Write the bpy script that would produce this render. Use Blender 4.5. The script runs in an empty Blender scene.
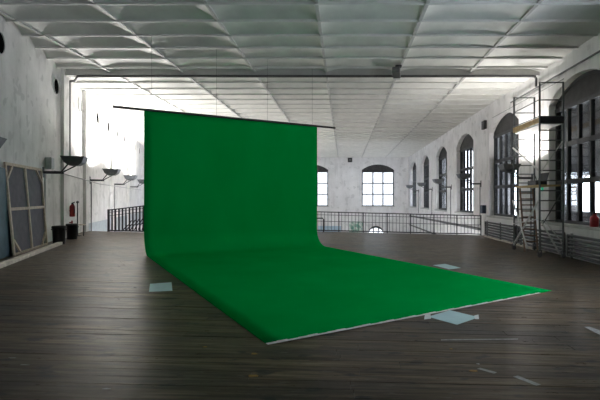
import bpy, bmesh, math, random
from mathutils import Vector, Matrix
random.seed(7)
S = bpy.context.scene
COL = S.collection
PI = math.pi

# ------------------------------------------------------------------ camera, sky, exposure
F, CX, CY, H = 433.0, 344.0, 199.0, 1.6          # focal length and principal point in pixels, eye height in metres
cd = bpy.data.cameras.new('camera'); cam = bpy.data.objects.new('camera', cd); COL.objects.link(cam)
cd.sensor_width = 36.0; cd.lens = F / 600 * 36.0
cd.shift_x = -(CX - 300) / 600; cd.shift_y = -(200 - CY) / 600
cd.clip_start = 0.05; cd.clip_end = 500
cam.location = (0, 0, H); cam.rotation_euler = (PI / 2, 0, 0)
S.camera = cam

W = bpy.data.worlds.new('overcast_sky'); S.world = W; W.use_nodes = True
bg = W.node_tree.nodes['Background']
bg.inputs[0].default_value = (0.91, 0.95, 1.02, 1); bg.inputs[1].default_value = 14.0
S.view_settings.view_transform = 'Standard'; S.view_settings.look = 'None'
S.view_settings.exposure = 0.16; S.view_settings.gamma = 1.0; S.view_settings.use_curve_mapping = False
LAMP_LEFT, LAMP_RIGHT = 1600.0, 450.0             # watts of the wall uplighters

# ------------------------------------------------------------------ room dimensions (metres); x right, y away from the camera
TILT = 0.024                                     # the old floor falls slightly towards the window wall
def fz(x): return -TILT * x
XR, CEIL, YB, YREAR = 6.85, 6.05, 46.3, -6.0
VOID = 21.0                                      # floor edge with the railing
VOIDL = 18.2                                     # floor edge by the left wall
def xl(y): return -4.85 - 0.33 * y               # left wall runs at an angle
LOW = -4.6                                       # floor of the hall below
WIN = dict(w=3.45, sill=0.82, spring=4.72, apex=5.30)

def ray(px, py, y): return Vector(((px - CX) / F * y, y, H - (py - CY) / F * y))
def onfloor(px, py):
    a, b = (px - CX) / F, (py - CY) / F
    y = H / (b - TILT * a)
    return Vector((a * y, y, fz(a * y)))

# ------------------------------------------------------------------ materials
def new_mat(name):
    m = bpy.data.materials.new(name); m.use_nodes = True
    return m, m.node_tree, m.node_tree.nodes, m.node_tree.links, m.node_tree.nodes['Principled BSDF']
def coords(nt, scale=(1, 1, 1)):
    n, l = nt.nodes, nt.links
    g = n.new('ShaderNodeNewGeometry'); mp = n.new('ShaderNodeMapping'); mp.inputs['Scale'].default_value = scale
    l.new(g.outputs['Position'], mp.inputs['Vector']); return mp.outputs['Vector']
def noise(nt, vec, scale, detail=4, rough=0.55):
    n = nt.nodes.new('ShaderNodeTexNoise'); n.inputs['Scale'].default_value = scale
    n.inputs['Detail'].default_value = detail; n.inputs['Roughness'].default_value = rough
    nt.links.new(vec, n.inputs['Vector']); return n.outputs['Fac']
def ramp(nt, fac, stops):
    r = nt.nodes.new('ShaderNodeValToRGB'); e = r.color_ramp.elements
    while len(e) < len(stops): e.new(0.5)
    for k, (p, c) in enumerate(stops):
        e[k].position = p; e[k].color = (*c, 1) if len(c) == 3 else c
    nt.links.new(fac, r.inputs[0]); return r.outputs[0]
def mix(nt, a, b, fac, mode='MIX'):
    m = nt.nodes.new('ShaderNodeMix'); m.data_type = 'RGBA'; m.blend_type = mode
    for k, v in ((0, fac), (6, a), (7, b)):
        if isinstance(v, (int, float)): m.inputs[k].default_value = v
        elif isinstance(v, tuple): m.inputs[k].default_value = (*v, 1)
        else: nt.links.new(v, m.inputs[k])
    return m.outputs[2]
def bump(nt, b, h, strength, dist=0.02):
    n = nt.nodes.new('ShaderNodeBump'); n.inputs['Strength'].default_value = strength; n.inputs['Distance'].default_value = dist
    nt.links.new(h, n.inputs['Height']); nt.links.new(n.outputs[0], b.inputs['Normal'])
def simple(name, c, rough=0.6, metal=0.0, var=0.12, scale=6.0, spec=0.5):
    m, nt, n, l, b = new_mat(name)
    v = noise(nt, coords(nt), scale)
    lo = tuple(x * (1 - var) for x in c); hi = tuple(min(1, x * (1 + var)) for x in c)
    l.new(ramp(nt, v, [(0.3, lo), (0.7, hi)]), b.inputs['Base Color'])
    b.inputs['Roughness'].default_value = rough; b.inputs['Metallic'].default_value = metal
    b.inputs['Specular IOR Level'].default_value = spec
    return m
def plaster(name, c0, c1, dirt, tint=None):
    m, nt, n, l, b = new_mat(name)
    v = coords(nt)
    base = ramp(nt, noise(nt, v, 0.9, 6, 0.65), [(0.30, c0), (0.68, c1)])
    streak = noise(nt, coords(nt, (1.2, 1.2, 0.22)), 2.2, 5, 0.6)
    col = mix(nt, base, dirt, ramp(nt, streak, [(0.52, (0, 0, 0)), (0.75, (0.6, 0.6, 0.6))]))
    patch = noise(nt, v, 2.6, 2, 0.4)
    col = mix(nt, col, tuple(x * 0.80 for x in c0), ramp(nt, patch, [(0.62, (0, 0, 0)), (0.66, (0.55, 0.55, 0.55))]))
    l.new(col, b.inputs['Base Color']); b.inputs['Roughness'].default_value = 0.85
    bump(nt, b, noise(nt, v, 9, 5), 0.25, 0.02)
    return m
def floor_wood(name, boards):
    m, nt, n, l, b = new_mat(name)
    grain = noise(nt, coords(nt, (0.55, 9.0, 1.0)), 2.0, 8, 0.65)
    col = ramp(nt, grain, [(0.33, (0.034, 0.025, 0.014)), (0.5, (0.098, 0.073, 0.047)), (0.67, (0.200, 0.154, 0.105))])
    big = noise(nt, coords(nt, (0.35, 0.8, 1)), 1.3, 4, 0.6)
    col = mix(nt, col, (0.052, 0.050, 0.046), ramp(nt, big, [(0.48, (0, 0, 0)), (0.66, (0.85, 0.85, 0.85))]))
    spots = noise(nt, coords(nt, (1.0, 2.0, 1)), 3.1, 3, 0.5)
    col = mix(nt, col, (0.028, 0.030, 0.030), ramp(nt, spots, [(0.60, (0, 0, 0)), (0.68, (0.85, 0.85, 0.85))]))
    wear = noise(nt, coords(nt, (0.8, 3.5, 1)), 5.0, 6, 0.7)
    col = mix(nt, col, (0.20, 0.185, 0.165), ramp(nt, wear, [(0.56, (0, 0, 0)), (0.72, (0.7, 0.7, 0.7))]))
    h = grain
    if boards:
        w = n.new('ShaderNodeTexWave'); w.wave_type = 'BANDS'; w.bands_direction = 'Y'
        w.inputs['Scale'].default_value = 1 / (0.16 * 20 / (2 * PI) ) ; w.inputs['Distortion'].default_value = 0.0
        l.new(coords(nt), w.inputs['Vector'])
        gap = ramp(nt, w.outputs['Fac'], [(0.0, (1, 1, 1)), (0.04, (0, 0, 0))])
        col = mix(nt, col, (0.03, 0.026, 0.022), gap)
    else:
        o = n.new('ShaderNodeObjectInfo')
        col = mix(nt, col, ramp(nt, o.outputs['Random'], [(0, (0.72, 0.72, 0.72)), (1, (1.15, 1.12, 1.08))]), 1.0, 'MULTIPLY')
    l.new(col, b.inputs['Base Color'])
    l.new(ramp(nt, wear, [(0.3, (0.25, 0.25, 0.25)), (0.7, (0.46, 0.46, 0.46))]), b.inputs['Roughness'])
    b.inputs['Specular IOR Level'].default_value = 0.08
    bump(nt, b, h, 0.2, 0.004)
    return m
def glass_mat(name, tint):
    m, nt, n, l, b = new_mat(name); n.remove(b)
    t = n.new('ShaderNodeBsdfTransparent'); t.inputs[0].default_value = (*tint, 1)
    g = n.new('ShaderNodeBsdfGlossy'); g.inputs['Roughness'].default_value = 0.05
    v = noise(nt, coords(nt), 1.7, 4)
    mx = n.new('ShaderNodeMixShader')
    l.new(ramp(nt, v, [(0.3, (0.04, 0.04, 0.04)), (0.7, (0.10, 0.10, 0.10))]), mx.inputs[0])
    l.new(t.outputs[0], mx.inputs[1]); l.new(g.outputs[0], mx.inputs[2])
    l.new(mx.outputs[0], n['Material Output'].inputs['Surface'])
    return m
def emit(name, c, s):
    m, nt, n, l, b = new_mat(name)
    b.inputs['Base Color'].default_value = (*c, 1); b.inputs['Emission Color'].default_value = (*c, 1)
    b.inputs['Emission Strength'].default_value = s
    return m
def green_cloth():
    m, nt, n, l, b = new_mat('chroma_green')
    v = noise(nt, coords(nt, (1, 1, 0.5)), 0.8, 3)
    l.new(ramp(nt, v, [(0.3, (0.000, 0.300, 0.050)), (0.7, (0.000, 0.340, 0.062))]), b.inputs['Base Color'])
    b.inputs['Roughness'].default_value = 0.7; b.inputs['Specular IOR Level'].default_value = 0.0
    bump(nt, b, noise(nt, coords(nt), 1.1, 2), 0.12, 0.03)
    return m
def painting_mat():
    m, nt, n, l, b = new_mat('mural_paint')
    v = noise(nt, coords(nt), 2.4, 3, 0.6)
    l.new(ramp(nt, v, [(0.35, (0.10, 0.30, 0.24)), (0.5, (0.35, 0.52, 0.42)), (0.58, (0.75, 0.78, 0.72)), (0.7, (0.16, 0.36, 0.42))]), b.inputs['Base Color'])
    b.inputs['Roughness'].default_value = 0.8
    return m
M = dict(
    wall=plaster('wall_plaster', (0.74, 0.73, 0.725), (0.89, 0.88, 0.88), (0.56, 0.54, 0.53)),
    wall_old=plaster('wall_plaster_aged', (0.57, 0.56, 0.55), (0.78, 0.765, 0.755), (0.41, 0.395, 0.385)),
    dado=simple('dado_paint', (0.36, 0.39, 0.42), 0.8),
    ceil=simple('ceiling_paint', (0.72, 0.72, 0.69), 0.55, 0, 0.10, 1.6),
    beam=simple('ceiling_beam_paint', (0.50, 0.50, 0.49), 0.6, 0, 0.08, 3),
    rib=simple('ceiling_rib_paint', (0.70, 0.70, 0.68), 0.6, 0, 0.08, 3),
    floor=floor_wood('floor_boards', True), plank=floor_wood('floor_plank_wood', False),
    concrete=simple('lower_floor_concrete', (0.62, 0.60, 0.57), 0.7, 0, 0.15, 1.0),
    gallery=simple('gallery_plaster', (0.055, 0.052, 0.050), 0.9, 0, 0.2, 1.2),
    iron=simple('window_iron', (0.040, 0.041, 0.043), 0.6, 0.2, 0.25, 8),
    head=simple('window_head_board', (0.045, 0.043, 0.042), 0.8, 0, 0.3, 4),
    glass=glass_mat('window_glass', (0.86, 0.89, 0.92)),
    skydim=glass_mat('sky_dimming_glass', (0.38, 0.39, 0.40)), skydim_half=glass_mat('half_sky_dimming_glass', (0.50, 0.515, 0.53)),  # grey tints put a dimmer sky into the glass colour
    hole=simple('opening_shade', (0.006, 0.006, 0.006), 1.0, 0, 0.2, 10, 0.0),  # near-black colour painting the shade inside the openings
    black=simple('black_paint', (0.012, 0.012, 0.013), 0.5, 0, 0.2, 10),
    steel=simple('dark_steel', (0.055, 0.057, 0.060), 0.5, 0.5, 0.25, 8),
    pipe=simple('grey_pipe_paint', (0.12, 0.12, 0.122), 0.55, 0.1, 0.2, 6),
    lightpipe=simple('pale_pipe_paint', (0.36, 0.36, 0.36), 0.6, 0, 0.15, 6),
    lampmetal=simple('lamp_housing_metal', (0.13, 0.135, 0.14), 0.45, 0.4, 0.2, 8),
    lampoff=simple('lamp_cover_glass', (0.55, 0.57, 0.58), 0.3, 0, 0.1, 8),
    lamplit=emit('lamp_cover_lit', (1.0, 0.97, 0.93), 14.0),
    green=green_cloth(), tape=simple('white_tape', (0.72, 0.76, 0.74), 0.6, 0, 0.15, 30),
    paper=simple('pale_blue_paper', (0.50, 0.70, 0.70), 0.6, 0, 0.05, 6),
    grime_tape=simple('grimy_tape', (0.34, 0.35, 0.34), 0.7, 0, 0.3, 25),
    ochre=simple('ochre_paint', (0.30, 0.17, 0.035), 0.7, 0, 0.3, 25),
    pine=simple('pale_pine', (0.50, 0.41, 0.31), 0.65, 0, 0.2, 12),
    canvas=simple('dark_grey_canvas', (0.115, 0.110, 0.125), 0.85, 0, 0.15, 5),
    teal=simple('teal_board_paint', (0.10, 0.16, 0.19), 0.7, 0, 0.2, 3),
    beamwood=simple('whitewashed_plank', (0.60, 0.55, 0.46), 0.7, 0, 0.2, 6),
    rubber=simple('black_rubber', (0.010, 0.010, 0.011), 0.6, 0, 0.2, 10),
    red=simple('red_enamel', (0.33, 0.018, 0.022), 0.35, 0, 0.15, 10),
    boxgrey=simple('grey_green_enamel', (0.40, 0.44, 0.43), 0.5, 0, 0.08, 8),
    blue=simple('dark_blue_enamel', (0.020, 0.035, 0.070), 0.5, 0, 0.2, 8),
    alu=simple('dull_aluminium', (0.13, 0.14, 0.14), 0.45, 0.6, 0.2, 10),
    alubright=simple('bright_aluminium', (0.62, 0.62, 0.60), 0.4, 0.5, 0.12, 10),
    toe=simple('toe_board_wood', (0.52, 0.36, 0.15), 0.65, 0, 0.25, 7),
    ladderwood=simple('brown_ladder_wood', (0.17, 0.095, 0.055), 0.6, 0, 0.3, 9),
    rad=simple('radiator_paint', (0.085, 0.087, 0.09), 0.5, 0.1, 0.15, 6),
    exitgreen=emit('exit_sign_green', (0.02, 0.42, 0.22), 0.5), exitwhite=emit('exit_sign_white', (0.8, 1.0, 0.9), 0.8),
    mural=painting_mat(), paleblue=simple('pale_blue_paint', (0.42, 0.55, 0.66), 0.8, 0, 0.15, 2),
    sill=simple('sill_stone', (0.50, 0.50, 0.49), 0.75, 0, 0.15, 3),
)

# ------------------------------------------------------------------ mesh helpers
class MB:
    def __init__(s): s.v = []; s.f = []; s.sm = []
    def add(s, vs, fs, smooth=False):
        o = len(s.v); s.v += [tuple(v) for v in vs]
        for f in fs: s.f.append([i + o for i in f]); s.sm.append(smooth)
        return s
    def hexa(s, c):   # 8 corners: bottom loop 0-3 then top loop 4-7
        return s.add(c, [(3, 2, 1, 0), (4, 5, 6, 7), (0, 1, 5, 4), (1, 2, 6, 5), (2, 3, 7, 6), (3, 0, 4, 7)])
    def box(s, a, b):
        (x0, y0, z0), (x1, y1, z1) = a, b
        return s.hexa([(x0, y0, z0), (x1, y0, z0), (x1, y1, z0), (x0, y1, z0), (x0, y0, z1), (x1, y0, z1), (x1, y1, z1), (x0, y1, z1)])
    def bar(s, p, q, w, t, up=(0, 0, 1)):   # rectangular bar from p to q, width w sideways, t along up
        p, q = Vector(p), Vector(q); d = (q - p).normalized(); u = Vector(up)
        sd = d.cross(u)
        if sd.length < 1e-4: sd = d.cross(Vector((0, 1, 0)))
        sd.normalize(); u = sd.cross(d); a = sd * w / 2; b = u * t / 2
        return s.hexa([p - a - b, p + a - b, q + a - b, q - a - b, p - a + b, p + a + b, q + a + b, q - a + b])
    def tube(s, pts, r, n=8):
        pts = [Vector(p) for p in pts]; rings = []
        for i, p in enumerate(pts):
            d = (pts[min(i + 1, len(pts) - 1)] - pts[max(i - 1, 0)]).normalized()
            u = Vector((0, 0, 1)) if abs(d.z) < 0.9 else Vector((0, 1, 0))
            a = d.cross(u).normalized(); b = a.cross(d)
            rr = r[i] if isinstance(r, (list, tuple)) else r
            rings.append([p + (a * math.cos(2 * PI * k / n) + b * math.sin(2 * PI * k / n)) * rr for k in range(n)])
        vs = [v for g in rings for v in g]; fs = []
        for i in range(len(rings) - 1):
            for k in range(n): fs.append((i * n + k, i * n + (k + 1) % n, (i + 1) * n + (k + 1) % n, (i + 1) * n + k))
        s.add(vs, fs, True)
        return s.add(rings[0] + rings[-1], [tuple(range(n))[::-1], tuple(range(n, 2 * n))])
    def lathe(s, c, prof, n=20):
        c = Vector(c); vs = []; fs = []
        for r, z in prof:
            for k in range(n): vs.append(c + Vector((r * math.cos(2 * PI * k / n), r * math.sin(2 * PI * k / n), z)))
        for i in range(len(prof) - 1):
            for k in range(n): fs.append((i * n + k, i * n + (k + 1) % n, (i + 1) * n + (k + 1) % n, (i + 1) * n + k))
        s.add(vs, fs, True); m = len(prof)
        return s.add(vs[:n] + vs[(m - 1) * n:], [tuple(range(n))[::-1], tuple(range(n, 2 * n))])
    def prism(s, pts, off):   # closed polygon of 3D points extruded by off
        o = Vector(off); n = len(pts); a = [Vector(p) for p in pts]
        return s.add(a + [p + o for p in a], [tuple(range(n))[::-1], tuple(range(n, 2 * n))] + [(i, (i + 1) % n, n + (i + 1) % n, n + i) for i in range(n)])
    def mesh(s, name, mat):
        me = bpy.data.meshes.new(name); me.from_pydata(s.v, [], s.f); me.materials.append(M[mat])
        for p, q in zip(me.polygons, s.sm): p.use_smooth = q
        bm = bmesh.new(); bm.from_mesh(me); bmesh.ops.recalc_face_normals(bm, faces=bm.faces); bm.to_mesh(me); bm.free()
        return me
    def build(s, name, mat, parent=None):
        return link(name, s.mesh(name, mat), parent)
def link(name, data, parent=None):
    o = bpy.data.objects.new(name, data); COL.objects.link(o)
    if parent is not None: o.parent = parent; o.matrix_parent_inverse = Matrix.Identity(4)
    return o
def tag(o, label, cat, group=None):
    o['label'] = label; o['category'] = cat
    if group: o['group'] = group
    return o
def struct(o): o['kind'] = 'structure'; return o
def thing(name, label, cat, group=None):
    return tag(link(name, None), label, cat, group)
def bevel(o, w, n=2):
    m = o.modifiers.new('bevel', 'BEVEL'); m.width = w; m.segments = n; m.limit_method = 'ANGLE'; return o

# ------------------------------------------------------------------ walls
def arch_z(u, wd): # height of the segmental arch at offset u from the window axis
    hw, rise = wd['w'] / 2, wd['apex'] - wd['spring']
    R = (hw * hw + rise * rise) / (2 * rise)
    return wd['apex'] - R + math.sqrt(max(0, R * R - u * u))
def arched_wall(name, mat, O, U, N, u0, u1, z0, z1, thick, wins, seg=14):
    """Wall of real thickness with arched openings. O origin, U unit direction along it, N unit direction outwards."""
    mb = MB(); O, U, N = Vector(O), Vector(U), Vector(N)
    def P(u, z, d): return O + U * u + Vector((0, 0, z)) + N * d
    def col(ua, ub, za, zb, zc=None, zd=None):
        zc = za if zc is None else zc; zd = zb if zd is None else zd    # right-hand lower / upper heights
        mb.hexa([P(ua, za, 0), P(ub, zc, 0), P(ub, zc, thick), P(ua, za, thick), P(ua, zb, 0), P(ub, zd, 0), P(ub, zd, thick), P(ua, zb, thick)])
    cur = u0
    for c, wd in sorted(wins, key=lambda t: t[0]):
        a, b = c - wd['w'] / 2, c + wd['w'] / 2
        col(cur, a, z0, z1)
        if wd['sill'] > z0: col(a, b, z0, wd['sill'])
        for k in range(seg):
            ua, ub = -wd['w'] / 2 + wd['w'] * k / seg, -wd['w'] / 2 + wd['w'] * (k + 1) / seg
            col(c + ua, c + ub, arch_z(ua, wd), z1, arch_z(ub, wd), z1)
        cur = b
    col(cur, u1, z0, z1)
    return struct(mb.build(name, mat))

WR = [6.8, 12.75, 18.7, 24.65, 30.55, 36.6, 42.75]   # window axes along the right wall (y)
wall_right = arched_wall('wall_right', 'wall', (XR, 0, 0), (0, 1, 0), (1, 0, 0), YREAR - 0.4, YB, LOW, 6.55, 0.5, [(y, WIN) for y in WR])
WB = [3.64, -3.42, -10.5, -17.4]
LOWWIN = dict(w=1.75, sill=-3.4, spring=-2.1, apex=-1.28)
wall_back = arched_wall('wall_back', 'wall', (0, YB, 0), (1, 0, 0), (0, 1, 0), -21.5, XR + 0.5, -0.35, 6.55, 0.5, [(x, WIN) for x in WB])
arched_wall('wall_back_lower', 'wall', (0, YB, 0), (1, 0, 0), (0, 1, 0), -21.5, XR + 0.5, LOW, -0.35, 0.5, [(3.42, LOWWIN)])
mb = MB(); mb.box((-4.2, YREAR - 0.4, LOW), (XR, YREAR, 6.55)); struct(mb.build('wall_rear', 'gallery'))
LD = Vector((-0.33, 1, 0)).normalized(); LN = Vector((1, 0.33, 0)).normalized()      # along the left wall, and into the room
def onleft(y, z, off=0.0): return Vector((xl(y), y, z)) + LN * off
a, b = onleft(YREAR - 0.6, 0), onleft(YB + 0.4, 0)
mb = MB(); q = -LN * 0.5
mb.hexa([a + q + Vector((0, 0, LOW)), a + Vector((0, 0, LOW)), b + Vector((0, 0, LOW)), b + q + Vector((0, 0, LOW)),
         a + q + Vector((0, 0, 6.55)), a + Vector((0, 0, 6.55)), b + Vector((0, 0, 6.55)), b + q + Vector((0, 0, 6.55))])
wall_left = struct(mb.build('wall_left', 'wall_old'))
def left_strip(name, mat, y0, y1, z0, z1, d, parent):
    mb = MB(); p, r = onleft(y0, 0), onleft(y1, 0); n = LN * d; n0 = -LN * 0.02
    lo, hi = Vector((0, 0, z0)), Vector((0, 0, z1))
    mb.hexa([p + n0 + lo, p + n + lo, r + n + lo, r + n0 + lo, p + n0 + hi, p + n + hi, r + n + hi, r + n0 + hi])
    return mb.build(name, mat, parent)
for y0, y1, d in ((14.95, 15.55, 0.10), (17.75, 18.15, 0.12), (23.1, 23.5, 0.12), (28.4, 28.8, 0.12)):
    left_strip('pilaster', 'wall_old', y0, y1, LOW if y0 > 18 else 0.0, 6.3, d, wall_left)
left_strip('dado', 'dado', 18.3, 40.0, -0.4, 0.55, 0.03, wall_left)
for k, y in enumerate((10.4, 14.45, 17.3, 20.2, 22.6, 24.9, 27.2, 29.4, 31.6, 33.9)):   # round ventilation openings under the ceiling, as flat rimmed discs
    z = 5.36; r = 0.26; c = onleft(y, z); mb = MB(); n = 20
    rim = [[c + LD * math.cos(2 * PI * i / n) * rr + Vector((0, 0, math.sin(2 * PI * i / n) * rr)) + LN * d for i in range(n)] for rr, d in ((r * 1.08, -0.02), (r * 1.08, 0.03), (r, 0.03), (r, 0.008))]
    vs = [v for g in rim for v in g]
    mb.add(vs, [(j * n + i, j * n + (i + 1) % n, (j + 1) * n + (i + 1) % n, (j + 1) * n + i) for j in range(3) for i in range(n)])
    o = mb.build('vent_rim', 'wall_old', wall_left)
    mb = MB(); mb.add(rim[3], [tuple(range(n))]); mb.build('opening_disc', 'boxgrey' if k == 2 else 'hole', wall_left)  # flat disc, near-black to paint the opening's inner shade; one is grey

# ------------------------------------------------------------------ windows
def window(idx, O, U, N, wd, cols, rows, depth, head=4.52, heavy=(), bar=0.045, light=0.03, glass='glass'):
    """Iron window set DEPTH into its opening: frame, head board, mullions, transoms, panes."""
    O, U, N = Vector(O), Vector(U), Vector(N)
    root = struct(link('window_%d' % idx, None)); root.location = O + Vector((0, 0, wd['sill']))
    L = root.location.copy()
    def P(u, z, d): return O + U * u + Vector((0, 0, z)) + N * (depth + d) - L
    def bx(mb, ua, ub, za, zb, da, db):
        mb.hexa([P(ua, za, da), P(ub, za, da), P(ub, za, db), P(ua, za, db), P(ua, zb, da), P(ub, zb, da), P(ub, zb, db), P(ua, zb, db)])
    hw = wd['w'] / 2; t = 0.11; seg = 14
    mb = MB()
    bx(mb, -hw, -hw + t, wd['sill'], wd['spring'], 0, 0.14); bx(mb, hw - t, hw, wd['sill'], wd['spring'], 0, 0.14)
    bx(mb, -hw + t, hw - t, wd['sill'], wd['sill'] + t, 0, 0.14); mb.build('frame', 'iron', root)
    mb = MB(); inner = dict(wd)
    pts = [(u, arch_z(u, wd)) for u in [-hw + 2 * hw * k / seg for k in range(seg + 1)]]
    for k in range(seg):
        (ua, za), (ub, zb) = pts[k], pts[k + 1]; f = 0.10 if hw > 1 else 0.22
        mb.hexa([P(ua, za - f, 0), P(ub, zb - f, 0), P(ub, zb - f, .12), P(ua, za - f, .12), P(ua, za + .01, 0), P(ub, zb + .01, 0), P(ub, zb + .01, .12), P(ua, za + .01, .12)])
    mb.build('arch_frame', 'iron', root); mb = MB()
    top_pts = [(u, z) for u, z in pts[::-1] if z > head + .01]; e = min(hw, max(abs(u) for u, z in top_pts))
    pl = [P(-e, head, 0.02), P(e, head, 0.02)] + [P(u, z, 0.02) for u, z in top_pts]
    mb.prism(pl, N * 0.06); mb.build('head_board', 'head', root)
    top = head - 0.05; bot = wd['sill'] + t; ux = [-hw + t + (2 * hw - 2 * t) * k / cols for k in range(cols + 1)]
    zs = [bot + (top - bot) * r for r in rows]
    mb = MB(); bx(mb, -hw, hw, head - 0.07, head + 0.05, -0.02, 0.14); mb.build('transom', 'iron', root)
    for r, z in enumerate(zs[1:-1]):
        mb = MB(); w = 0.075 if r in heavy else light
        bx(mb, -hw + t, hw - t, z - w, z + w, 0.0, 0.11); mb.build('transom', 'iron', root)
    for k, u in enumerate(ux[1:-1]):
        mb = MB(); bx(mb, u - bar, u + bar, bot, top, 0.0, 0.12); mb.build('mullion', 'iron', root)
    mb = MB(); bx(mb, 0, ux[1] - ux[0], 0, 1, 0.05, 0.056)
    for r in range(len(zs) - 1):
        for k in range(cols):
            mb = MB(); bx(mb, ux[k], ux[k + 1], zs[r], zs[r + 1], 0.05, 0.056); mb.build('pane', glass, root)
    mb = MB(); bx(mb, -hw - 0.08, hw + 0.08, wd['sill'] - 0.07, wd['sill'] + 0.012, -depth - 0.10, 0.0); mb.build('sill', 'sill', root)
    return root
n = 1
for y in WR:
    window(n, (XR, y, 0), (0, -1, 0), (1, 0, 0), WIN, 5, [0, 0.345, 0.68, 1], 0.22, heavy=(0, 1), glass='skydim_half' if y > 22 else 'glass'); n += 1  # far panes tinted to dim the sky behind them
for x in WB:
    window(n, (x, YB, 0), (1, 0, 0), (0, 1, 0), WIN, 3, [0, 1 / 3, 2 / 3, 1], 0.15, bar=0.07, light=0.06, glass='skydim' if x > -8 else 'glass'); n += 1  # visible panes tinted to dim the sky, unseen windows left clear
window(n, (3.42, YB, 0), (1, 0, 0), (0, 1, 0), LOWWIN, 3, [0, 0.5, 1], 0.15, head=-1.40, bar=0.06, light=0.05, glass='skydim'); n += 1  # same sky-dimming tint in the lower window

def portal(loc, rot, sx, sy):    # guides the sky light through a window opening; emits nothing itself
    ld = bpy.data.lights.new('window_portal', 'AREA'); ld.shape = 'RECTANGLE'; ld.size = sx; ld.size_y = sy
    ld.cycles.is_portal = True
    o = link('window_portal', ld); o.location = loc; o.rotation_euler = rot
for y in WR: portal((XR + 0.48, y, 2.9), (0, PI / 2, 0), 4.4, 3.4)
for x in WB: portal((x, YB + 0.46, 2.9), (-PI / 2, 0, 0), 3.4, 4.4)

# ------------------------------------------------------------------ gallery beyond the right-hand windows (dark, with its own openings)
GX, G0, G1 = 11.2, 10.3, 36.0
GA = dict(w=2.5, sill=1.0, spring=2.1, apex=2.75); GB = dict(w=2.6, sill=0.2, spring=3.4, apex=3.9); GS = dict(w=0.8, sill=0.6, spring=5.0, apex=5.1)
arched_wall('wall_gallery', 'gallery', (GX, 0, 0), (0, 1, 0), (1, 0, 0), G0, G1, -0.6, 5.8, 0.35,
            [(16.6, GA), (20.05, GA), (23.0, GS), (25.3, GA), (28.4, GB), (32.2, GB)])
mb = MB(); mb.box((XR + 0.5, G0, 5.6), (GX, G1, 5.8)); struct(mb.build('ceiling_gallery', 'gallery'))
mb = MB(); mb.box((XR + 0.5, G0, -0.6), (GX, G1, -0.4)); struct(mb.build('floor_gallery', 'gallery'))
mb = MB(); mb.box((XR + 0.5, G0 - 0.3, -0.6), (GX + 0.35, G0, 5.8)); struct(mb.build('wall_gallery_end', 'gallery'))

# ------------------------------------------------------------------ floor
def slab(mb, x0, x1, y0, y1, dz=0.0, t=0.30, x0b=None):
    """Slab lying on the sloped floor plane; x0b is the left edge at the far end."""
    xb = x0 if x0b is None else x0b
    c = [(x0, y0), (x1, y0), (x1, y1), (xb, y1)]
    mb.hexa([(x, y, fz(x) + dz - t) for x, y in c] + [(x, y, fz(x) + dz) for x, y in c])
PN0, PN1, PW = 3.0, 8.12, 0.16                   # rows of separately laid planks in the foreground
mb = MB()
slab(mb, xl(YREAR), XR, YREAR, PN0, 0, 0.3, xl(PN0))
slab(mb, xl(PN0), XR, PN0, PN1, -0.03, 0.27, xl(PN1))
slab(mb, xl(PN1), XR, PN1, VOIDL, 0, 0.3, xl(VOIDL))
slab(mb, -5.0, XR, VOIDL, VOID)
floor = struct(mb.build('floor', 'floor'))
row = 0; y = PN0
while y < PN1 - 0.01:
    x = xl(y) + 0.02; end = XR - 0.01; first = True
    while x < end - 0.05:
        ln = random.uniform(1.0, 3.4) if first else random.uniform(2.8, 4.2)
        first = False
        x2 = min(end, x + ln)
        if end - x2 < 0.8: x2 = end
        if x2 / y > -0.95 and x / y < 0.75:       # only what the view takes in
            mb = MB(); slab(mb, x, x2 - 0.004, y + 0.0015, y + PW - 0.0015, random.uniform(-0.0015, 0.0015), 0.03)
            mb.build('floor_plank', 'plank', floor)
        else:
            mb = MB(); slab(mb, x, x2, y, y + PW, 0, 0.03); mb.build('floor_plank', 'plank', floor)
        x = x2
    y += PW; row += 1
mb = MB(); mb.box((-22, VOIDL - 4, LOW - 0.2), (XR, YB, LOW)); struct(mb.build('floor_lower_hall', 'concrete'))
def stain(px, py, rx, ry, mat):
    c = onfloor(px, py); mb = MB(); n = 11; pts = []
    for k in range(n):
        a = 2 * PI * k / n; r = random.uniform(0.6, 1.15)
        x = c.x + rx * r * math.cos(a); pts.append((x, c.y + ry * r * math.sin(a), fz(x) + 0.0017))
    mb.prism(pts, (0, 0, 0.0012)); mb.build('paint_stain', mat, floor)
for px, py, rx, ry, m in ((473, 371, .045, .025, 'ochre'), (451, 349, .02, .015, 'ochre'), (254, 354, .04, .03, 'ochre'), (253, 376, .05, .03, 'ochre'), (205, 347, .03, .02, 'ochre'),
                          (478, 364, .02, .015, 'grime_tape'), (107, 389, .05, .012, 'grime_tape'), (12, 358, .04, .01, 'grime_tape'), (25, 365, .05, .008, 'grime_tape')):
    stain(px, py, rx, ry, m)

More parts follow.
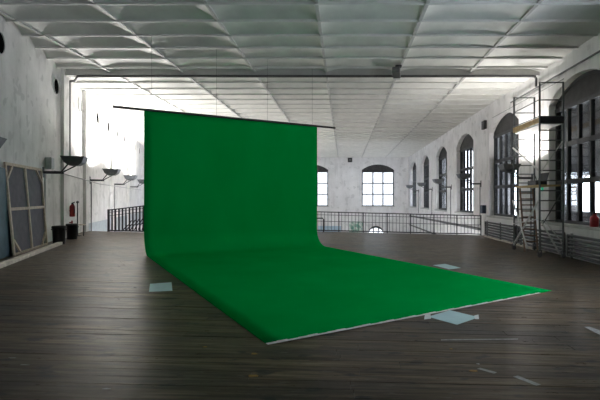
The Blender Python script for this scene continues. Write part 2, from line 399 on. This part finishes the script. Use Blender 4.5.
# ------------------------------------------------------------------ ceiling: long beams, cross ribs, coffered panels
PITCH_Y, PITCH_X = 0.95, 2.51
BX = [-0.62 + PITCH_X * k for k in range(-9, 3)] + [XR]
RY = [10.76 + PITCH_Y * k for k in range(-18, 39)]
mb = MB(); mb.box((-23, YREAR - 0.4, 6.42), (XR + 0.5, YB + 0.5, 6.60)); ceiling = struct(mb.build('ceiling', 'ceil'))
def panel_mesh(w):
    mb = MB(); nu, nv = 10, 6
    us = [0, .045, .10, .16, .25, .5, .75, .84, .90, .955, 1]; vs_ = [0, .06, .14, .26, .45, .72, 1]
    hv = [0, .075, .13, .165, .165, .10, 0]
    hu = [0, .28, .55, .8, 1, 1, 1, .8, .55, .28, 0]
    pts = [(u * w, v * PITCH_Y, hv[j] * hu[i]) for j, v in enumerate(vs_) for i, u in enumerate(us)]
    n = len(us)
    mb.add(pts, [(j * n + i, j * n + i + 1, (j + 1) * n + i + 1, (j + 1) * n + i) for j in range(len(vs_) - 1) for i in range(n - 1)], True)
    return mb
me_full = panel_mesh(PITCH_X).mesh('ceiling_panel', 'ceil'); me_edge = panel_mesh(XR - BX[-2]).mesh('ceiling_panel', 'ceil')
far = MB(); cnt = 0
cells = []
for j, y in enumerate(RY):
    for i in range(len(BX) - 1):
        if y > 46.2 or y < YREAR: continue
        if BX[i + 1] < xl(y) - 0.4: continue
        seen = (y + PITCH_Y) > 9.4 and (CX + F * BX[i + 1] / (y + 1)) > 0
        cells.append((0 if seen else 1, y, i))
cells.sort()
base = panel_mesh(PITCH_X)
for k, (s_, y, i) in enumerate(cells):
    edge = i == len(BX) - 2
    if s_ == 0 and cnt < 295:
        o = link('ceiling_panel', me_edge if edge else me_full, ceiling); o.location = (BX[i], y, CEIL); cnt += 1
    else:
        w = (BX[i + 1] - BX[i]) / PITCH_X
        far.add([(v[0] * w + BX[i], v[1] + y, v[2] + CEIL) for v in base.v], base.f, True)
o = far.build('ceiling_panel_field', 'ceil', ceiling); o['kind'] = 'stuff'
for x in BX[:-1]:
    y0 = max(YREAR, (-4.85 - x) / 0.33 - 1.0)
    mb = MB(); mb.box((x - 0.04, y0, CEIL - 0.03), (x + 0.04, YB, CEIL + 0.012)); mb.box((x - 0.015, y0, CEIL), (x + 0.015, YB, CEIL + 0.3)); mb.build('beam', 'beam', ceiling)
for y in RY:
    if y < YREAR or y > YB: continue
    mb = MB(); mb.box((xl(y) - 0.2, y - 0.017, CEIL - 0.05), (XR, y + 0.017, CEIL + 0.012)); mb.build('cross_rib', 'rib', ceiling)
mb = MB(); mb.box((xl(15.2) - 0.1, 15.16, CEIL - 0.12), (XR, 15.36, CEIL + 0.3)); mb.build('cross_beam', 'beam', ceiling)

# ------------------------------------------------------------------ conduits
def conduit(label, pts, r, mat='pipe', name='conduit'):
    mb = MB(); mb.tube(pts, r, 10); return tag(mb.build(name, mat), label, 'pipe')
p = onleft(15.72, 0, 0.06)
conduit('dark conduit crossing the ceiling and bending down both walls at its ends', [(p.x, p.y, 2.9), (p.x, p.y, 5.82), (p.x + .05, p.y - .02, 5.875), (p.x + .25, p.y - .08, 5.88), (p.x + .70, 15.1, 5.88), (6.58, 15.1, 5.885), (6.66, 15.1, 5.87), (6.70, 15.1, 5.80), (6.70, 15.1, 5.52)], 0.045)
conduit('straight dark pipe high on the window wall above the arched windows', [(6.78, 7.5, 5.52), (6.78, 17.6, 5.52)], 0.028)
conduit('thin pale pipe just below the dark one on the window wall', [(6.80, 13.4, 5.32), (6.80, 19.8, 5.32)], 0.014, 'lightpipe')
conduit('grey pipe along the window wall at floor level behind railing', [(6.76, 21.6, 0.10), (6.76, 44.5, -0.12)], 0.07)
conduit('lower grey pipe on the window wall below the railing', [(6.76, 24, -1.0), (6.76, 44.5, -1.05)], 0.06)
y0 = 13.15
mb = MB(); mb.tube([onleft(13.9, 2.5, .13), onleft(20, 2.30, .13), onleft(34, 2.30, .13)], 0.02); mb.build('cable', 'lightpipe', wall_left)

# ------------------------------------------------------------------ wall uplighters
def uplighter(wallpt, nrm, along, label, lit, watts, group, reach=0.85, drop=True, down_z=0.0, tilt=0.0):
    """Trough uplighter on a bracket. wallpt on the wall at the height of the bracket bar."""
    t = thing('wall_uplighter', label, 'wall lamp', group)
    t.location = wallpt; w, a = Vector(nrm), Vector(along)
    Z = Vector((0, 0, 1))
    mb = MB(); mb.bar(w * 0.012, w * 0.55, 0.07, 0.08); mb.build('bracket_bar', 'steel', t)
    mb = MB(); mb.bar(w * 0.006 - Z * 0.16, w * 0.006 + Z * 0.16, 0.14, 0.012, w); mb.build('wall_plate', 'steel', t)
    for s in (-1, 1):
        mb = MB(); mb.bar(w * 0.48 + a * 0.05 * s, w * (reach - .04 + 0.13 * s) + Z * 0.27 + a * 0.05 * s, 0.03, 0.035); mb.build('strut', 'steel', t)
    # trough: flat open top, sides sloping in to a narrow base
    c = w * reach; lo, hi = 0.22, 0.50; dz = tilt
    def ring(hx, hy, z): return [c + a * hx * sx + w * hy * sy + Z * (z + dz * sy * hy) for sx, sy in ((-1, -1), (1, -1), (1, 1), (-1, 1))]
    r0, r1, r2, r3 = ring(.15, .12, lo), ring(.25, .24, lo + .09), ring(.325, .325, hi), ring(.30, .30, hi)
    r4 = ring(.28, .28, hi - .04)
    mb = MB(); mb.add(r0 + r1 + r2 + r3 + r4, [(3, 2, 1, 0)] + [(k * 4 + i, k * 4 + (i + 1) % 4, k * 4 + 4 + (i + 1) % 4, k * 4 + 4 + i) for k in range(4) for i in range(4)])
    mb.build('housing', 'lampmetal', t)
    mb = MB(); mb.prism(r4, (0, 0, 0.012)); mb.build('cover_glass', 'lamplit' if lit else 'lampoff', t)
    if drop:
        mb = MB(); mb.tube([w * 0.05 - Z * 0.05, w * 0.05 - Z * (wallpt[2] - down_z)], 0.022); mb.build('conduit', 'lightpipe' if drop == 2 else 'pipe', t)
    if lit:
        ld = bpy.data.lights.new('uplight', 'SPOT'); ld.energy = watts; ld.spot_size = math.radians(172); ld.spot_blend = 0.25
        ld.shadow_soft_size = 0.18; ld.color = (1.0, 0.965, 0.92)
        lo_ = link('uplight', ld, t); lo_.location = c + Z * (hi + 0.04)
        lo_.rotation_euler = (PI, 0, 0)
    return t
LG, RG = 'uplighters along the left wall', 'uplighters along the window wall'
for k, (y, lab, lit) in enumerate(((7.4, 'wall uplighter cut off by the left edge of the picture', False),
                                   (13.3, 'large wall uplighter above the extinguisher, beside the grey box', False),
                                   (18.9, 'left wall uplighter, second from the grey box', True),
                                   (24.0, 'left wall uplighter, third from the grey box', True),
                                   (29.2, 'left wall uplighter closest to the green backdrop edge', True))):
    uplighter(onleft(y, 2.42 if k else 2.22), LN, LD, lab, lit, LAMP_LEFT, LG, drop=(0, 2, 1, 1, 1)[k], down_z=0.25 if y < 18 else -3.0)
for y, lab, lit in ((15.75, 'wall uplighter behind the scaffold tower on the window wall', True),
                    (21.65, 'wall uplighter in front of the arched window beside the dark blue box', False),
                    (27.6, 'window wall uplighter, second beyond the dark blue box', False),
                    (33.55, 'window wall uplighter, third beyond the dark blue box', False),
                    (39.6, 'farthest wall uplighter near the back corner', False)):
    uplighter(Vector((XR, y, 2.36)), Vector((-1, 0, 0)), Vector((0, 1, 0)), lab, lit, LAMP_RIGHT, RG, drop=1, down_z=0.30)

# ------------------------------------------------------------------ green screen
A, B = onfloor(144, 254), onfloor(317, 245)      # foot of the hanging part
Fa, Fb = onfloor(267, 345), onfloor(552, 291)    # front corners
zt_a, zt_b = ray(144, 110, A.y).z, ray(317, 126.5, B.y).z
t = thing('green_screen', 'large chroma green backdrop sheet hanging from bar and sweeping over floor', 'backdrop')
mb = MB(); nu = 24; prof = []                    # (distance forward, height) along the sheet; sweep radius R
R = 0.55
for k in range(15): prof.append(('v', 1 - k / 14))
for k in range(1, 10): prof.append(('c', k / 10 * PI / 2))
for k in range(31): prof.append(('f', k / 30))
pts = []
for kind, s in prof:
    for i in range(nu + 1):
        u = i / nu; foot = A.lerp(B, u); front = Fa.lerp(Fb, u); d = (front - foot); ln = Vector((d.x, d.y, 0)).length; d2 = Vector((d.x, d.y, 0)) / ln
        zt = zt_a + (zt_b - zt_a) * u; z0 = fz(foot.x) + R
        wob = 0.012 * math.sin(u * 9 + 1) * (1 - abs(2 * u - 1))
        if kind == 'v': p = Vector((foot.x, foot.y, z0 + (zt - z0) * s)) + d2 * wob
        elif kind == 'c': p = foot + d2 * (R * (1 - math.cos(s)) + wob * (1 - s / 1.6)); p.z = fz(p.x) + R * (1 - math.sin(s)) + 0.006
        else: p = foot + d2 * (R + (ln - R) * s); p.z = fz(p.x) + 0.006 + 0.004 * math.sin(u * 7) * math.sin(s * PI) ** 2
        pts.append(p)
n = nu + 1
mb.add(pts, [(j * n + i, j * n + i + 1, (j + 1) * n + i + 1, (j + 1) * n + i) for j in range(len(prof) - 1) for i in range(nu)], True)
o = mb.build('sheet', 'green', t); sm = o.modifiers.new('thickness', 'SOLIDIFY'); sm.thickness = 0.004; sm.offset = 0
mb = MB()                                        # torn white tape along the front edge
d = (A - Fa).normalized()
for i in range(40):
    u0, u1 = i / 40 * 0.93, (i + 1) / 40 * 0.93
    w0 = 0.035 + 0.012 * math.sin(i * 2.1) - 0.015 * i / 40
    p, q = Fa.lerp(Fb, u0), Fa.lerp(Fb, u1)
    c = [p - d * 0.02, q - d * 0.02, q + d * w0, p + d * w0]
    mb.hexa([Vector((v.x, v.y, fz(v.x) + 0.0085)) for v in c] + [Vector((v.x, v.y, fz(v.x) + 0.0105)) for v in c])
mb.build('edge_tape', 'tape', t)
def onbar(u): v = A + (B - A) * u; return Vector((v.x, v.y, zt_a + (zt_b - zt_a) * u))
mb = MB(); mb.tube([onbar(-0.135) + Vector((0, 0, .01)), onbar(1.138) + Vector((0, 0, .01))], 0.035, 10); mb.build('hanging_bar', 'black', t)
for u in (0.035, 0.36, 0.66, 0.965):
    p = onbar(u); mb = MB(); mb.tube([p + Vector((0, 0, .03)), Vector((p.x, p.y, CEIL + 0.02))], 0.0035, 6); mb.build('suspension_wire', 'steel', t)

# ------------------------------------------------------------------ paper sheets and tape on the floor
def floor_quad(name, label, cat, corners, mat, group=None, th=0.0025, base=0.0025):
    mb = MB(); c = [onfloor(*p) for p in corners]
    mb.hexa([v + Vector((0, 0, base)) for v in c] + [v + Vector((0, 0, base + th)) for v in c])
    return tag(mb.build(name, mat), label, cat, group)
PG = 'pale sheets lying beside the green screen'
floor_quad('paper_sheet', 'pale blue sheet on floor left of the green screen', 'sheet', [(149, 292), (172.5, 291), (171.5, 282.5), (150, 284)], 'paper', PG)
p2 = floor_quad('paper_sheet', 'pale blue sheet taped to floor at the front edge of green screen', 'sheet', [(457, 325), (479, 317.5), (450, 310.5), (428, 317)], 'paper', PG)
floor_quad('paper_sheet', 'small pale sheet by the right edge of the green screen', 'sheet', [(449, 269.5), (461, 268), (445, 264), (433, 265.3)], 'paper', PG)
for c in ([(424, 320), (431, 319), (430.5, 314.5), (425, 314.5)], [(475, 319.5), (479, 319.5), (478.5, 315), (474, 316)]):
    mb = MB(); cc = [onfloor(*q) for q in c]
    mb.hexa([v + Vector((0, 0, 0.005)) for v in cc] + [v + Vector((0, 0, 0.0065)) for v in cc]); mb.build('tape_piece', 'tape', p2)
TG = 'old tape strips stuck to the floor'
floor_quad('tape_strip', 'short white tape strip on the bottom right of the floor', 'tape', [(536, 386), (541, 385), (518, 376), (513, 377)], 'grime_tape', TG, .0008)
floor_quad('tape_strip', 'faded tape strip beside an ochre paint spot', 'tape', [(494, 374), (497, 372.6), (480, 368), (477, 369)], 'grime_tape', TG, .0008)
floor_quad('tape_strip', 'long thin faded line of tape below the taped sheet', 'tape', [(441, 340.6), (518, 339.8), (518, 338.8), (441, 339.6)], 'grime_tape', TG, .0008)
floor_quad('tape_strip', 'white worn tape at the right edge of the floor', 'tape', [(600, 335), (604, 332), (590, 327), (584, 327)], 'grime_tape', TG, .0008)

# ------------------------------------------------------------------ left side things
def lean_quad(BL, BR, TL, TR):
    def P(u, v, d=0.0):
        p = BL.lerp(BR, u).lerp(TL.lerp(TR, u), v)
        nrm = (BR - BL).cross(TL - BL).normalized()
        if nrm.x < 0: nrm = -nrm
        return p + nrm * d
    return P
BL, BR = onfloor(13.5, 256.5), onfloor(47, 245); TL = ray(4, 162, 10.55); TR = ray(41, 168.8, 12.97)
P = lean_quad(BL, BR, TL, TR)
t = thing('stretched_canvas', 'large dark canvas on wooden stretcher frame leaning on left wall, reverse side out', 'canvas')
mb = MB(); mb.hexa([P(.01, .01, -.02), P(.99, .01, -.02), P(.99, .99, -.02), P(.01, .99, -.02), P(.01, .01, -.012), P(.99, .01, -.012), P(.99, .99, -.012), P(.01, .99, -.012)]); mb.build('canvas', 'canvas', t)
nr = (P(.5, .5, 1) - P(.5, .5))
def batten(name, a, b, w=0.075):
    mb = MB(); mb.bar(P(*a, .008), P(*b, .008), w, 0.04, nr); mb.build(name, 'pine', t)
batten('stile', (.012, 0.0), (.012, 1)); batten('stile', (.988, 0.0), (.988, 1)); batten('stile', (.5, .03), (.5, .97))
batten('rail', (.03, .985), (.97, .985)); batten('rail', (.03, .015), (.97, .015), .06); batten('rail', (.03, .50), (.97, .50))
for u0, u1, v0, v1 in ((.03, .17, .83, .97), (.97, .83, .83, .97), (.03, .17, .17, .03), (.97, .83, .17, .03)): batten('corner_brace', (u0, v0), (u1, v1), .06)

BL2 = onleft(9.3, 0, .16); BR2 = onleft(10.7, 0, .14); BL2.z = fz(BL2.x); BR2.z = fz(BR2.x)
P = lean_quad(BL2, BR2, onleft(9.3, 2.35, .09), onleft(10.48, 2.35, .09))
t = thing('painted_board', 'teal board leaning against left wall at the picture edge', 'board')
mb = MB(); mb.hexa([P(0, 0, -.02), P(1, 0, -.02), P(1, 1, -.02), P(0, 1, -.02), P(0, 0, .0), P(1, 0, .0), P(1, 1, 0), P(0, 1, 0)]); mb.build('panel', 'teal', t)
mb = MB(); mb.bar(P(.99, .0, -.04), P(.99, 1, -.04), .06, .04, nr); mb.build('edge_batten', 'teal', t)

a, b = onfloor(-30, 279), onfloor(60, 244.6); mb = MB()
d = (b - a).normalized(); sd = Vector((d.y, -d.x, 0)) * 0.07
lo, hi = Vector((0, 0, .002)), Vector((0, 0, .085))
mb.hexa([a - sd + lo, a + sd + lo, b + sd + lo, b - sd + lo, a - sd + hi, a + sd + hi, b + sd + hi, b - sd + hi])
o = tag(mb.build('timber_beam', 'beamwood'), 'long pale timber beam lying on floor along the left wall', 'timber'); bevel(o, .008)

def bin_(px, py, r, h, label):
    c = onfloor(px, py); t = thing('waste_bin', label, 'bin', 'black bins by the left wall'); t.location = c
    mb = MB(); mb.lathe((0, 0, 0), [(r * .86, 0.0), (r * .88, .02), (r * .98, h * .86), (r * 1.06, h * .87), (r * 1.06, h * .93), (r, h), (r * .93, h), (r * .80, .06), (0.01, .06)]); mb.build('body', 'rubber', t)
    for s in (-1, 1):
        mb = MB(); mb.bar((r * 1.0 * s, -.06, h * .8), (r * 1.0 * s, .06, h * .8), .05, .035); mb.build('handle', 'rubber', t)
bin_(59, 244, .185, .56, 'black bin at the end of the timber beam')
bin_(72, 239.2, .175, .53, 'black bin below the red fire extinguisher')

t = thing('fire_extinguisher', 'red fire extinguisher hanging on the left wall above a bin', 'fire extinguisher'); t.location = onleft(15.85, .95, .12)
mb = MB(); mb.lathe((0, 0, 0), [(.03, 0), (.085, .01), (.09, .03), (.09, .36), (.075, .41), (.035, .44), (.03, .46)], 18); mb.build('cylinder', 'red', t)
mb = MB(); mb.lathe((0, 0, .46), [(.028, 0), (.028, .05), (.015, .06)], 10); mb.bar((0, 0, .50), (.085, .03, .55), .025, .015); mb.bar((0, 0, .50), (.085, .03, .51), .025, .015); mb.build('valve_lever', 'black', t)
mb = MB(); mb.tube([(.0, 0, .49), (.07, -.05, .47), (.09, -.05, .40), (.10, -.04, .25), (.10, -.03, .12)], .014, 8); mb.build('hose', 'black', t)
mb = MB(); mb.bar(-LN * .115 + Vector((0, 0, .22)), -LN * .08 + Vector((0, 0, .22)), .12, .05); mb.build('bracket', 'steel', t)
t = thing('valve_wheel', 'small red hose valve on the wall under the extinguisher', 'valve'); t.location = onleft(15.8, .74, .0)
mb = MB(); mb.tube([LN * .005, LN * .12], .02, 8); mb.build('stem', 'red', t)
mb = MB(); n = 14
mb.tube([LN * .12 + (LD * math.cos(2 * PI * k / n) + Vector((0, 0, math.sin(2 * PI * k / n)))) * .07 for k in range(n + 1)], .014, 6); mb.build('handwheel', 'red', t)

c = onfloor(77.6, 236.0); t = thing('post_stand', 'thin dark post with side shelf standing beside the bin', 'stand'); t.location = c
mb = MB(); mb.tube([(0, 0, .015), (0, 0, 1.24)], .02, 8); mb.build('post', 'steel', t)
mb = MB(); mb.lathe((0, 0, 1.20), [(.02, 0), (.045, .03), (.045, .07), (.015, .10)], 10); mb.build('finial', 'steel', t)
mb = MB(); mb.lathe((0, 0, 0), [(.15, 0), (.15, .015), (.03, .03)], 14); mb.build('base', 'steel', t)
mb = MB(); mb.box((0, -.09, .40), (.24, .09, .425)); mb.build('shelf', 'pine', t)
mb = MB(); mb.tube([(.22, 0, 0.0), (.22, 0, .40)], .015, 8); mb.build('shelf_leg', 'steel', t)

p = onleft(13.55, 2.72, 0.01); t = thing('junction_box', 'grey electrical box on left wall above the lamp bracket', 'electrical box'); t.location = p
mb = MB(); mb.bar(LN * 0 - LD * .01 + Vector((0, 0, -.17 + .17)), LN * .16 + Vector((0, 0, 0)), .30, .36); bevel(mb.build('body', 'boxgrey', t), .01)
mb = MB(); mb.bar(LN * .16, LN * .175, .27, .33); mb.build('cover', 'boxgrey', t)

# ------------------------------------------------------------------ railings at the floor edge
def railing(name, label, x0, x1, y, pitch, pw, top0, top1, posts, bottom=0.06, mids=(), post_w=.045):
    t = thing(name, label, 'railing'); t.location = (x0, y, fz(x0))
    def q(x, z): return Vector((x - x0, 0, z + fz(x) - fz(x0)))
    def top(x): return top0 + (top1 - top0) * (x - x0) / (x1 - x0)
    mb = MB(); mb.bar(q(x0, top0), q(x1, top1), .05, .045); mb.build('top_rail', 'steel', t)
    for dz in mids:
        mb = MB()
        if dz < 0: mb.bar(q(x0, top0 + dz), q(x1, top1 + dz), .03, .022)
        else: mb.bar(q(x0, dz), q(x1, dz), .03, .022)
        mb.build('middle_rail', 'steel', t)
    mb = MB(); mb.bar(q(x0, bottom), q(x1, bottom), .05, .05); mb.build('bottom_rail', 'steel', t)
    for x in posts:
        mb = MB(); mb.bar(q(x, 0), q(x, top(x) + .03), post_w, post_w, (0, 1, 0)); mb.build('post', 'steel', t)
    k = 1
    while x0 + k * pitch < x1 - 0.03:
        x = x0 + k * pitch; k += 1
        if min(abs(x - pp) for pp in posts) < .05: continue
        mb = MB(); mb.bar(q(x, bottom), q(x, top(x)), pw, .016, (0, 1, 0)); mb.build('baluster', 'steel', t)
    return t
yr = VOID - 0.06
railing('railing', 'long black iron railing along floor edge in front of the back wall', -1.6, 6.62, yr, .165, .02, .95, .95,
        [-1.6, -.25, .93, 2.09, 3.22, 4.35, 5.46, 6.62], .06, (-.14, .50))
t = railing('stair_railing', 'black stair railing with rising handrail left of the green screen', -9.86, -6.9, VOIDL - .06, .145, .06, .90, 1.32, [-9.86, -6.9], .05, (-.10, -.24), .07)
for k in range(9):
    x = .55 + k * .16; mb = MB(); mb.tube([(x, .10, .06), (x + .10, .10, .16 + .03 * k), (x + .26, .10, .30 + .03 * k), (x + .36, .10, .46 + .03 * k)], .022, 6); mb.build('scroll_bar', 'steel', t)
# bent tube frame by the right foot of the backdrop
t = thing('tube_stand', 'small black bent tube frame standing at backdrop right foot before railing', 'stand'); t.location = (-1.25, 20.55, fz(-1.25))
mb = MB(); mb.tube([(-.5, 0, 0.0), (-.5, 0, .60), (-.46, 0, .66), (.24, 0, .66), (.28, 0, .60), (.28, 0, 0.0)], .03, 8); mb.build('tube', 'black', t)
mb = MB(); mb.bar((.28, -.18, .015), (.28, .18, .015), .05, .03); mb.build('foot', 'black', t)
mb = MB(); mb.bar((-.5, -.18, .015), (-.5, .18, .015), .05, .03); mb.build('foot', 'black', t)

# ------------------------------------------------------------------ marks and fittings on the far walls
mb = MB(); a, b = ray(349, 232, YB - .03), ray(363, 221.5, YB - .03)
mb.box((a.x, YB - .03, a.z - 1.0), (b.x, YB - .003, b.z)); tag(mb.build('wall_painting', 'mural'), 'teal and green painting low on the back wall behind railing', 'painting')
mb = MB(); a, b = ray(318, 232, YB - .03), ray(341, 226, YB - .03)
mb.box((a.x, YB - .03, a.z - 1.0), (b.x, YB - .003, b.z)); tag(mb.build('wall_panel', 'paleblue'), 'pale blue panel low on back wall behind railing', 'panel')
t = thing('wall_vent', 'square black vent on back wall beside the arched window', 'vent'); t.location = (ray(350, 160, YB).x, YB, ray(350, 160, YB).z)
mb = MB(); r = .24
for (x0, z0, x1, z1) in ((-r, -r, r, -r + .05), (-r, r - .05, r, r), (-r, -r + .05, -r + .05, r - .05), (r - .05, -r + .05, r, r - .05)): mb.box((x0, -.05, z0), (x1, -.002, z1))
mb.build('frame', 'black', t)
mb = MB(); mb.box((-r + .05, -.02, -r + .05), (r - .05, -.002, r - .05)); mb.build('plate', 'black', t)
mb = MB(); mb.lathe((0, -.035, -.02), [(.06, 0), (.06, .04)], 10); mb.build('knob', 'boxgrey', t)
t = thing('wall_speaker', 'small black box high on the window wall between arched windows', 'speaker'); t.location = (XR, 20.9, 5.17)
mb = MB(); mb.box((-.16, -.2, -.2), (-.02, .2, .2)); bevel(mb.build('body', 'black', t), .015)
mb = MB(); mb.box((-.03, -.05, -.05), (-.001, .05, .05)); mb.build('bracket', 'steel', t)
t = thing('switch_box', 'dark blue box on window wall at the railing end', 'electrical box'); t.location = (XR, 21.05, 1.1)
mb = MB(); mb.box((-.18, -.2, -.2), (-.002, .2, .2)); bevel(mb.build('body', 'blue', t), .012)
mb = MB(); mb.box((-.19, -.17, -.17), (-.18, .17, .17)); mb.build('door', 'blue', t)
mb = MB(); mb.box((-.205, -.14, -.02), (-.19, -.12, .03)); mb.build('latch', 'steel', t)

t = thing('exit_sign', 'small green emergency exit sign on window wall behind scaffold', 'sign'); t.location = (XR, 15.0, 1.98)
mb = MB(); mb.box((-.05, -.13, -.085), (-.002, .13, .085)); mb.build('plate', 'exitgreen', t)
mb = MB(); x = -.052
def strip(p, q, w): mb.bar((x, *p), (x, *q), w, .003, (1, 0, 0))
strip((.09, -.055), (.09, .055), .05); mb.lathe((x, -.015, .045), [(.013, 0), (.013, .02)], 8)
strip((-.02, .035), (-.035, -.005), .022); strip((-.035, -.005), (-.01, -.035), .014); strip((-.01, -.035), (-.03, -.06), .014); strip((-.035, -.005), (-.065, -.045), .014); strip((-.02, .03), (.015, .005), .011); strip((-.025, .03), (-.06, .015), .011)
mb.build('running_figure', 'exitwhite', t)

# ------------------------------------------------------------------ radiators under the windows
def radiator(y0, y1, label):
    t = thing('tube_radiator', label, 'radiator', 'horizontal tube radiators under the windows'); xr = XR - .13; z0 = fz(XR)
    t.location = (xr, y0, z0)
    for k in range(6):
        mb = MB(); z = .10 + k * .115; mb.tube([(0, .03, z), (0, y1 - y0 - .03, z)], .038, 10); mb.build('tube', 'rad', t)
    for y in (0.12, (y1 - y0) / 2, y1 - y0 - .12):
        mb = MB(); mb.box((.03, y - .03, 0), (.075, y + .03, .74)); mb.build('upright', 'pipe', t)
    for y in (.03, y1 - y0 - .03):
        mb = MB(); mb.tube([(0, y, .07), (0, y, .71)], .045, 10); mb.build('header', 'rad', t)
radiator(16.9, 20.6, 'grey tube radiator under the window beside the railing end')
radiator(13.2, 16.7, 'grey tube radiator behind the scaffold tower')
radiator(9.2, 13.0, 'grey tube radiator at the right edge below the red container')
mb = MB(); mb.box((XR - .30, 14.2, fz(XR) + .005), (XR - .24, 20.2, fz(XR) + .05)); tag(mb.build('floor_batten', 'beamwood'), 'pale wooden batten on floor in front of radiators', 'batten')

# ------------------------------------------------------------------ scaffold tower
NX0, NX1, NY, FY, TOP = 5.83, 6.53, 12.9, 14.85, 5.09
t = thing('scaffold_tower', 'mobile metal scaffold tower with yellow toe boards by the windows', 'scaffold'); t.location = (NX0, NY, fz(NX0))
O = t.location.copy()
def T(x, y, z): return Vector((x, y, z)) - O
for x in (NX0, NX1):
    for y in (NY, FY):
        mb = MB(); mb.tube([T(x, y, fz(x) + .20), T(x, y, TOP)], .030, 10); mb.build('post', 'alu', t)
        z = fz(x); w = MB()
        n = 14; c = T(x, y, z + .071)
        w.tube([c + Vector((0, -.022, 0)), c + Vector((0, .022, 0))], .07, 16); wh = w.build('castor_wheel', 'pipe', t)
        mb = MB(); mb.bar(T(x - .05, y, z + .09), T(x - .05, y, z + .21), .012, .06, (0, 1, 0)); mb.bar(T(x + .05, y, z + .09), T(x + .05, y, z + .21), .012, .06, (0, 1, 0)); mb.bar(T(x - .056, y, z + .20), T(x + .056, y, z + .20), .07, .02); mb.build('castor_fork', 'steel', wh)
for y in (NY, FY):
    zz = [0.35 + .30 * k for k in range(12)] + [4.06, 4.55, TOP - .02]
    for z in zz:
        mb = MB(); mb.tube([T(NX0 + .02, y, z), T(NX1 - .02, y, z)], .019, 8); mb.build('rung', 'alu', t)
PZ = 3.83
mb = MB(); mb.box(tuple(T(NX0 + .03, NY + .03, PZ)), tuple(T(NX1 - .03, FY - .03, PZ + .05))); mb.build('platform', 'alubright', t)
for x in (NX0 - .035, NX1 + .01):
    mb = MB(); mb.box(tuple(T(x, NY, PZ + .04)), tuple(T(x + .025, FY, PZ + .20))); mb.build('toe_board', 'toe', t)
mb = MB(); mb.box(tuple(T(NX0, NY - .055, PZ + .02)), tuple(T(NX1, NY - .03, PZ + .22))); mb.build('toe_board', 'black', t)
mb = MB(); mb.box(tuple(T(NX0, FY + .03, PZ + .04)), tuple(T(NX1, FY + .055, PZ + .20))); mb.build('toe_board', 'toe', t)
mb = MB(); mb.box(tuple(T(NX0 + .03, NY + .03, 1.98)), tuple(T(NX1 - .06, FY - .03, 2.03))); mb.build('lower_platform', 'toe', t)
def brace(a, b, mat='alubright', r=.028):
    mb = MB(); mb.tube([T(*a), T(*b)], r, 8); mb.build('brace', mat, t)
xo = NX0 - .03
brace((xo, FY, 3.35), (xo, NY, 2.45)); brace((NX1 + .0, NY, 3.35), (NX0 + .02, NY - .03, 2.40), 'alubright', .016)
brace((xo, FY, 1.55), (xo - .02, NY + .75, .05)); brace((xo, NY, 1.55), (xo - .02, FY - .1, .05))
brace((NX0 + .02, NY - .03, .95), (NX0 + .38, NY - .40, .05), 'alubright'); brace((NX0 + .1, NY - .03, 1.0), (NX1 - .05, NY - .03, .30), 'alubright', .016)
brace((NX1, NY - .03, 1.9), (NX0 + .05, NY - .03, .8), 'alu', .018); brace((xo, FY, .75), (xo, NY, 1.0), 'alubright', .014)
brace((xo, FY, 4.55), (xo, NY, 4.55), 'alu', .016); brace((xo, FY, 4.06), (xo, NY, 4.06), 'alu', .016)

t = thing('wooden_ladder', 'brown wooden ladder standing inside the scaffold tower', 'ladder'); LX0, LX1, LY = 5.95, 6.38, 14.35
t.location = (LX0, LY, fz(LX0)); O2 = t.location.copy()
for x in (LX0, LX1):
    mb = MB(); mb.bar(Vector((x, LY - .10, fz(x))) - O2, Vector((x, LY + .30, 1.96)) - O2, .035, .07, (0, 1, 0)); mb.build('stile', 'ladderwood', t)
for k in range(9):
    z = .2 + .2 * k; yy = LY - .10 + .40 * z / 1.96
    mb = MB(); mb.bar(Vector((LX0 + .01, yy, z)) - O2, Vector((LX1 - .01, yy, z)) - O2, .04, .04); mb.build('rung', 'ladderwood', t)
t = thing('tool_case', 'dark open tool case on the lower scaffold platform', 'tool case'); t.location = (5.98, 13.5, 2.03)
mb = MB(); mb.box((0, 0, 0), (.36, .62, .16)); bevel(mb.build('body', 'black', t), .02)
mb = MB(); mb.bar((.02, .0, .17), (-.05, .0, .38), .02, .02); mb.hexa([(.34, 0, .16), (.36, 0, .16), (.36, .62, .16), (.34, .62, .16), (.40, 0, .40), (.42, 0, .40), (.42, .62, .40), (.40, .62, .40)]); mb.build('lid', 'steel', t)
mb = MB(); mb.tube([(-.01, .2, .10), (-.05, .22, .12), (-.05, .40, .12), (-.01, .42, .10)], .012, 8); mb.build('handle', 'steel', t)

# ------------------------------------------------------------------ red container on the sill, ceiling projector
t = thing('red_canister', 'red canister standing on the window sill at the right edge', 'canister'); t.location = (XR + .06, 11.95, WIN['sill'] + .012)
mb = MB(); mb.lathe((0, 0, 0), [(.10, 0), (.115, .02), (.115, .24), (.08, .30), (.04, .32), (.04, .36)], 16); mb.build('body', 'red', t)
mb = MB(); mb.lathe((0, 0, .36), [(.045, 0), (.045, .04), (.03, .05)], 12); mb.build('cap', 'black', t)
mb = MB(); mb.tube([(0, -.08, .29), (0, -.09, .38), (0, -.03, .40), (0, 0, .36)], .012, 8); mb.build('handle', 'red', t)

t = thing('ceiling_spotlight', 'grey spotlight fixed to the ceiling beam near the conduit', 'spotlight'); t.location = (1.80, 14.35, CEIL - .03)
mb = MB(); mb.box((-.10, -.10, -.05), (.10, .10, -.001)); mb.build('mounting_plate', 'steel', t)
mb = MB(); mb.bar((-.02, 0, -.05), (-.06, .02, -.20), .05, .03); mb.build('arm', 'steel', t)
mb = MB(); mb.bar((-.10, -.16, -.16), (-.02, .22, -.28), .26, .20); bevel(mb.build('housing', 'lampmetal', t), .02)
mb = MB(); mb.bar((-.02, .22, -.28), (.0, .31, -.31), .22, .16); mb.build('front_lens', 'lampoff', t)
